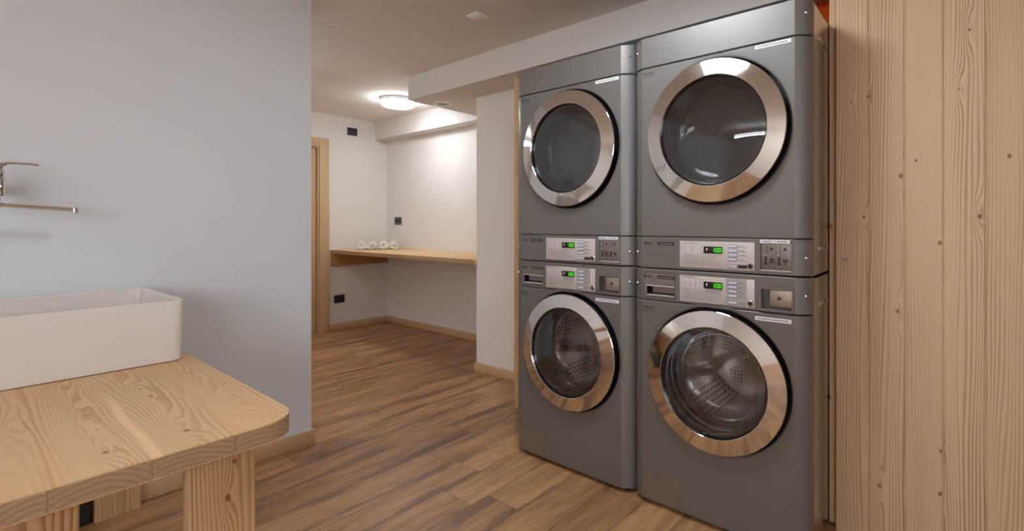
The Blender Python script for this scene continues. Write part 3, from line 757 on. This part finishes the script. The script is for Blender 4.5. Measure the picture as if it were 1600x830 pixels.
def sunk_panel(T, z0, z1, pockets, mat, name='control_panel'):
    """front shell whose flat face has rectangular pockets (l0, l1, za, zb, depth) cut in"""
    lip = .003; bm = bmesh.new(); P0 = front_profile(0); Pi = front_profile(lip); n = len(P0); half = n // 2; a = HW - .05
    for side in (range(0, half - 1), range(half, n - 1)):
        rows = []
        for z, P_ in ((z0, Pi), (z0 + lip, P0), (z1 - lip, P0), (z1, Pi)): rows.append([bm.verts.new((P_[k][0], P_[k][1], z)) for k in list(side) + [side[-1] + 1]])
        for r0, r1 in zip(rows, rows[1:]):
            for k in range(len(r0) - 1): bm.faces.new((r0[k], r0[k + 1], r1[k + 1], r1[k]))
    for z, in ((z0,), (z1,)):
        bm.faces.new([bm.verts.new((x, y, z)) for x, y in Pi])
    xs = sorted({-a, a} | {X(p[0]) for p in pockets} | {X(p[1]) for p in pockets}); zs = sorted({z0 + lip, z1 - lip} | {p[2] for p in pockets} | {p[3] for p in pockets})
    inp = lambda x, z: any(X(p[0]) < x < X(p[1]) and p[2] < z < p[3] for p in pockets)
    for x0, x1 in zip(xs, xs[1:]):
        for q0, q1 in zip(zs, zs[1:]):
            if inp((x0 + x1) / 2, (q0 + q1) / 2): continue
            bm.faces.new([bm.verts.new(p) for p in ((x0, 0, q0), (x1, 0, q0), (x1, 0, q1), (x0, 0, q1))])
    for zA, yA, zB, yB in ((z0, lip, z0 + lip, 0), (z1 - lip, 0, z1, lip)): bm.faces.new([bm.verts.new(p) for p in ((-a, yA, zA), (a, yA, zA), (a, yB, zB), (-a, yB, zB))])
    for (l0, l1, za, zb, dp) in pockets:
        x0, x1 = X(l0), X(l1); dx = .0
        o = [(x0, 0, za), (x1, 0, za), (x1, 0, zb), (x0, 0, zb)]; i = [(x0 + dx, dp, za), (x1 - dx, dp, za), (x1 - dx, dp, zb), (x0 + dx, dp, zb)]
        vo = [bm.verts.new(p) for p in o]; vi = [bm.verts.new(p) for p in i]
        for k in range(4): bm.faces.new((vo[k], vo[(k + 1) % 4], vi[(k + 1) % 4], vi[k]))
        bm.faces.new(vi)
    bmesh.ops.remove_doubles(bm, verts=bm.verts[:], dist=1e-6); fix(bm)
    return link(name, bm, mat, T, angle=24)
def sticker(T, l0, l1, z0, z1, seed):
    s_ = link('label_sticker', B(X(l0), X(l1), -.0006, 0, z0, z1), M['white_label'], T); s_['label'] = 'white printed strip label'
    bm = bmesh.new(); greek(bm, X(l0 + .008), X(l1 - .010), (z0 + z1) / 2, .0042, -.0006, seed, 0, .0045); link('print', bm, M['ink_soft'], s_)
def corner_print(T, z):
    bm = bmesh.new(); greek(bm, X(.055), X(.108), z, .0062, -.0, 5, 0, .0062); greek(bm, X(.055), X(.110), z - .009, .0028, 0, 6, 0, .009); greek(bm, X(.055), X(.108), z - .0145, .0016, 0, 7, 0, .007)
    link('model_print', bm, M['ink'], T)

def make_dryer(label):
    T = thing('tumble_dryer', label, 'tumble dryer')
    cabinet(T, .995, 1.965)
    link('top_panel', shell(1.8395, 1.967), M['panel_grey'], T, angle=24)
    CZ, CX = 1.537, .010
    link('front_panel', shell_hole(1.1285, 1.8365, CZ, .2815, CX), [M['panel_grey'], M['black']], T, angle=24)
    sunk_panel(T, .9975, 1.1262, [(.540, .646, 1.012, 1.1135, .008)], M['panel_grey'])
    door(T, CZ, CX, True); drum(T, CZ, CX, True)
    badge(T, 1.0995, 'Commercial Dryer')
    bm = bmesh.new(); box(bm, X(.060), X(.199), -.0004, 0, 1.0500, 1.0508); greek(bm, X(.165), X(.199), 1.036, .0012, 0, 3, 0); greek(bm, X(.165), X(.199), 1.030, .0012, 0, 4, 0); link('panel_line', bm, M['ink'], T)
    P_ = link('instruction_plate', B(X(.2235), X(.518), -.0008, 0, 1.0085, 1.1125, bev=.0003), M['plate'], T); P_['label'] = 'silver instruction plate with a green display reading 1:00'
    panel_print(P_, 1.0085, 1.1125, 100, False)
    # coin unit
    cu = link('coin_unit', B(X(.5415), X(.6445), .002, .0078, 1.0145, 1.111, bev=.001), M['drawer'], T)
    for k, xx in enumerate((.560, .606)):
        bm = bmesh.new(); box(bm, X(xx), X(xx) + .0018, .0014, .002, 1.076, 1.104); box(bm, X(xx - .006), X(xx + .0005), .0014, .002, 1.030, 1.062); link('coin_slot', bm, M['black'], cu)
        bm = fix(lathe(bmesh.new(), [(0, .0008), (.0042, .001), (.005, .002), (0, .002)], 20, X(xx + .017), 1.090)); link('coin_return_button', bm, M['ink'], cu)
        for q in ((-.008, .003, 1.0275, 1.0295), (-.010, 0, 1.066, 1.0685)): link('coin_guide', B(X(xx + q[0]), X(xx + q[1]), -.0015, .0015, q[2], q[3], bev=.0005), M['plate'], cu)
        bm = bmesh.new()
        if k == 0:
            box(bm, X(xx + .008), X(xx + .028), .0014, .002, 1.041, 1.047); box(bm, X(xx + .010), X(xx + .026), .0014, .002, 1.049, 1.054); box(bm, X(xx + .014), X(xx + .022), .0014, .002, 1.054, 1.058)
        else:
            box(bm, X(xx + .008), X(xx + .028), .0014, .002, 1.048, 1.054); v = [bm.verts.new(p) for p in ((X(xx + .011), .0014, 1.046), (X(xx + .025), .0014, 1.046), (X(xx + .018), .0014, 1.037))]; bm.faces.new(v)
        link('coin_symbol', bm, M['ink'], cu)
    link('lower_ledge', B(X(.540), X(.646), -.002, .002, 1.0105, 1.0145, bev=.001), M['plate'], cu)
    link('divider', B(X(.5925), X(.5931), .0014, .002, 1.018, 1.108), M['ink'], cu)
    sticker(T, .538, .588, 1.1110, 1.1235, 11); sticker(T, .5895, .640, 1.1110, 1.1235, 12)
    sticker(T, .520, .644, 1.8185, 1.8320, 21)
    corner_print(T, 1.815)
    screws(T, (1.915, 1.060))
    return T
def make_washer(label):
    T = thing('washing_machine', label, 'washing machine')
    cabinet(T, .022, .9905)
    CZ, CX = .575, .012
    link('front_panel', shell_hole(.019, .8595, CZ, .2815, CX), [M['panel_grey'], M['black']], T, angle=24)
    sunk_panel(T, .8625, .9925, [(.057, .203, .8725, .9785, .031), (.541, .648, .8735, .9475, .030)], M['panel_grey'])
    door(T, CZ, CX, False); drum(T, CZ, CX, False)
    for (x_, y_) in ((-.28, .10), (.28, .10), (-.28, .66), (.28, .66)):
        link('foot', fix(lathe(bmesh.new(), [(0, 0), (.026, 0), (.028, .006), (.014, .010), (.012, .0215), (0, .0215)], 20, x_, y_, axis='z')), M['black'], T)
    link('plinth', B(-HW + .03, HW - .03, .030, .06, .002, .0185), M['black'], T)
    # detergent drawer
    d = bmesh.new(); frame_ = [(.060, .200, .8755, .9755)]
    x0, x1, z0, z1 = X(.059), X(.201), .8745, .9765; hx0, hx1, hz0, hz1 = X(.073), X(.199), .884, .921
    for (a, b, c, e) in ((x0, x1, hz1, z1), (x0, x1, z0, hz0), (x0, hx0, hz0, hz1), (hx1, x1, hz0, hz1)): box(d, a, b, .000, .004, c, e)
    dr = link('detergent_drawer', d, M['drawer'], T)
    b2 = bmesh.new(); bmesh.ops.create_cube(b2, size=1); b2.free()
    h = bmesh.new(); box(h, hx0, hx1, .026, .030, hz0, hz1); box(h, hx0, hx0 + .002, .004, .03, hz0, hz1); box(h, hx1 - .002, hx1, .004, .03, hz0, hz1)
    link('handle_recess', h, M['black_gloss'], dr)
    link('handle_back', B(hx0 + .018, hx1, .0200, .026, hz0 + .009, hz1), M['drawer'], dr)
    link('upper_lip', B(hx0, hx1, -.0025, .006, hz1 - .0005, hz1 + .0035, bev=.001), M['plate'], dr)
    link('lower_lip', B(hx0, hx1, -.003, .026, hz0 - .002, hz0 + .001, bev=.001), M['plate'], dr)
    bm = bmesh.new(); greek(bm, X(.155), X(.199), .9315, .0038, 0, 9, 0, .006); link('drawer_print', bm, M['ink_soft'], T)
    badge(T, .9605, 'Commercial Washer')
    P_ = link('instruction_plate', B(X(.2235), X(.518), -.0008, 0, .8715, .9755, bev=.0003), M['plate'], T); P_['label'] = 'silver instruction plate with a green display reading 1:00'
    link('button_field', B(X(.412), X(.4905), -.0011, -.0008, .8718, .9752), M['plate_grey'], P_)
    panel_print(P_, .8715, .9755, 300, True)
    # coin box in its pocket
    bm = bmesh.new(); frame_plate(bm, X(.536), X(.653), .8685, .9525, 0.0, -.005, .0065); fr = link('coin_box_frame', fix(bm), M['drawer'], T)
    cb = link('coin_box', B(X(.570), X(.645), .008, .029, .884, .9435, bev=.0015), M['metal_plate'], T); cb['label'] = 'small silver coin box front'
    link('key_lock', fix(lathe(bmesh.new(), [(0, .0052), (.0035, .0052), (.0045, .0060), (.006, .0062), (.0065, .008), (0, .008)], 24, X(.602), .914)), M['ink'], cb)
    sticker(T, .520, .645, .8300, .8440, 31)
    corner_print(T, .832)
    # service flap
    z0, z1, x0, x1 = .029, .137, X(.056), X(.214)
    pts = rrect(x0, x1, z0, z1, .012, 4); bm = bmesh.new(); A = [bm.verts.new((x, 0, z)) for x, z in pts]; Bq = [bm.verts.new((x, -.0012, z)) for x, z in pts]; n = len(A)
    for k in range(n): bm.faces.new((A[k], A[(k + 1) % n], Bq[(k + 1) % n], Bq[k]))
    bm.faces.new(Bq); f = link('service_flap', fix(bm), M['drawer'], T, angle=60)
    bm = bmesh.new(); frame_plate(bm, x0 - .0015, x1 + .0015, z0 - .0015, z1 + .0015, 0, -.0022, .0016); link('flap_edge', fix(bm), M['chrome_soft'], f, angle=60)
    link('flap_catch', B(X(.126), X(.146), -.004, -.001, .1275, .1335, bev=.001), M['chrome_soft'], f)
    link('flap_screw', fix(lathe(bmesh.new(), [(0, -.003), (.0035, -.0025), (.004, -.001), (0, -.001)], 16, X(.073), .124)), M['chrome'], f)
    link('drain_screw', fix(lathe(bmesh.new(), [(0, -.002), (.0025, -.0015), (.003, 0), (0, 0)], 12, X(.338), .050)), M['chrome'], T)
    screws(T, (.927,))
    return T
def copy_tree(o, parent=None):
    c = o.copy(); COL.objects.link(c); c.parent = parent
    for ch in [q for q in ALL if q.parent == o]: copy_tree(ch, c)
    return c
RX, LX, FY = -.7375, -1.4485, 1.828
dry = make_dryer('grey tumble dryer stacked nearer the timber wall, its door ring catching the lamp'); dry.location = (RX, FY, 0)
was = make_washer('grey front-loading washing machine at the bottom of the stack beside the timber wall'); was.location = (RX, FY, 0)
ALL = list(SC.objects)
d2 = copy_tree(dry); d2.location = (LX, FY, 0); d2['label'] = 'grey tumble dryer on top of the stack nearer the far counter and oak jamb'
w2 = copy_tree(was); w2.location = (LX, FY, 0); w2['label'] = 'grey front-loading washing machine at the bottom of the stack nearer the far counter'
for o in (dry, d2): o['group'] = 'tumble dryers on the washing machines'
for o in (was, w2): o['group'] = 'washing machines along the wall'
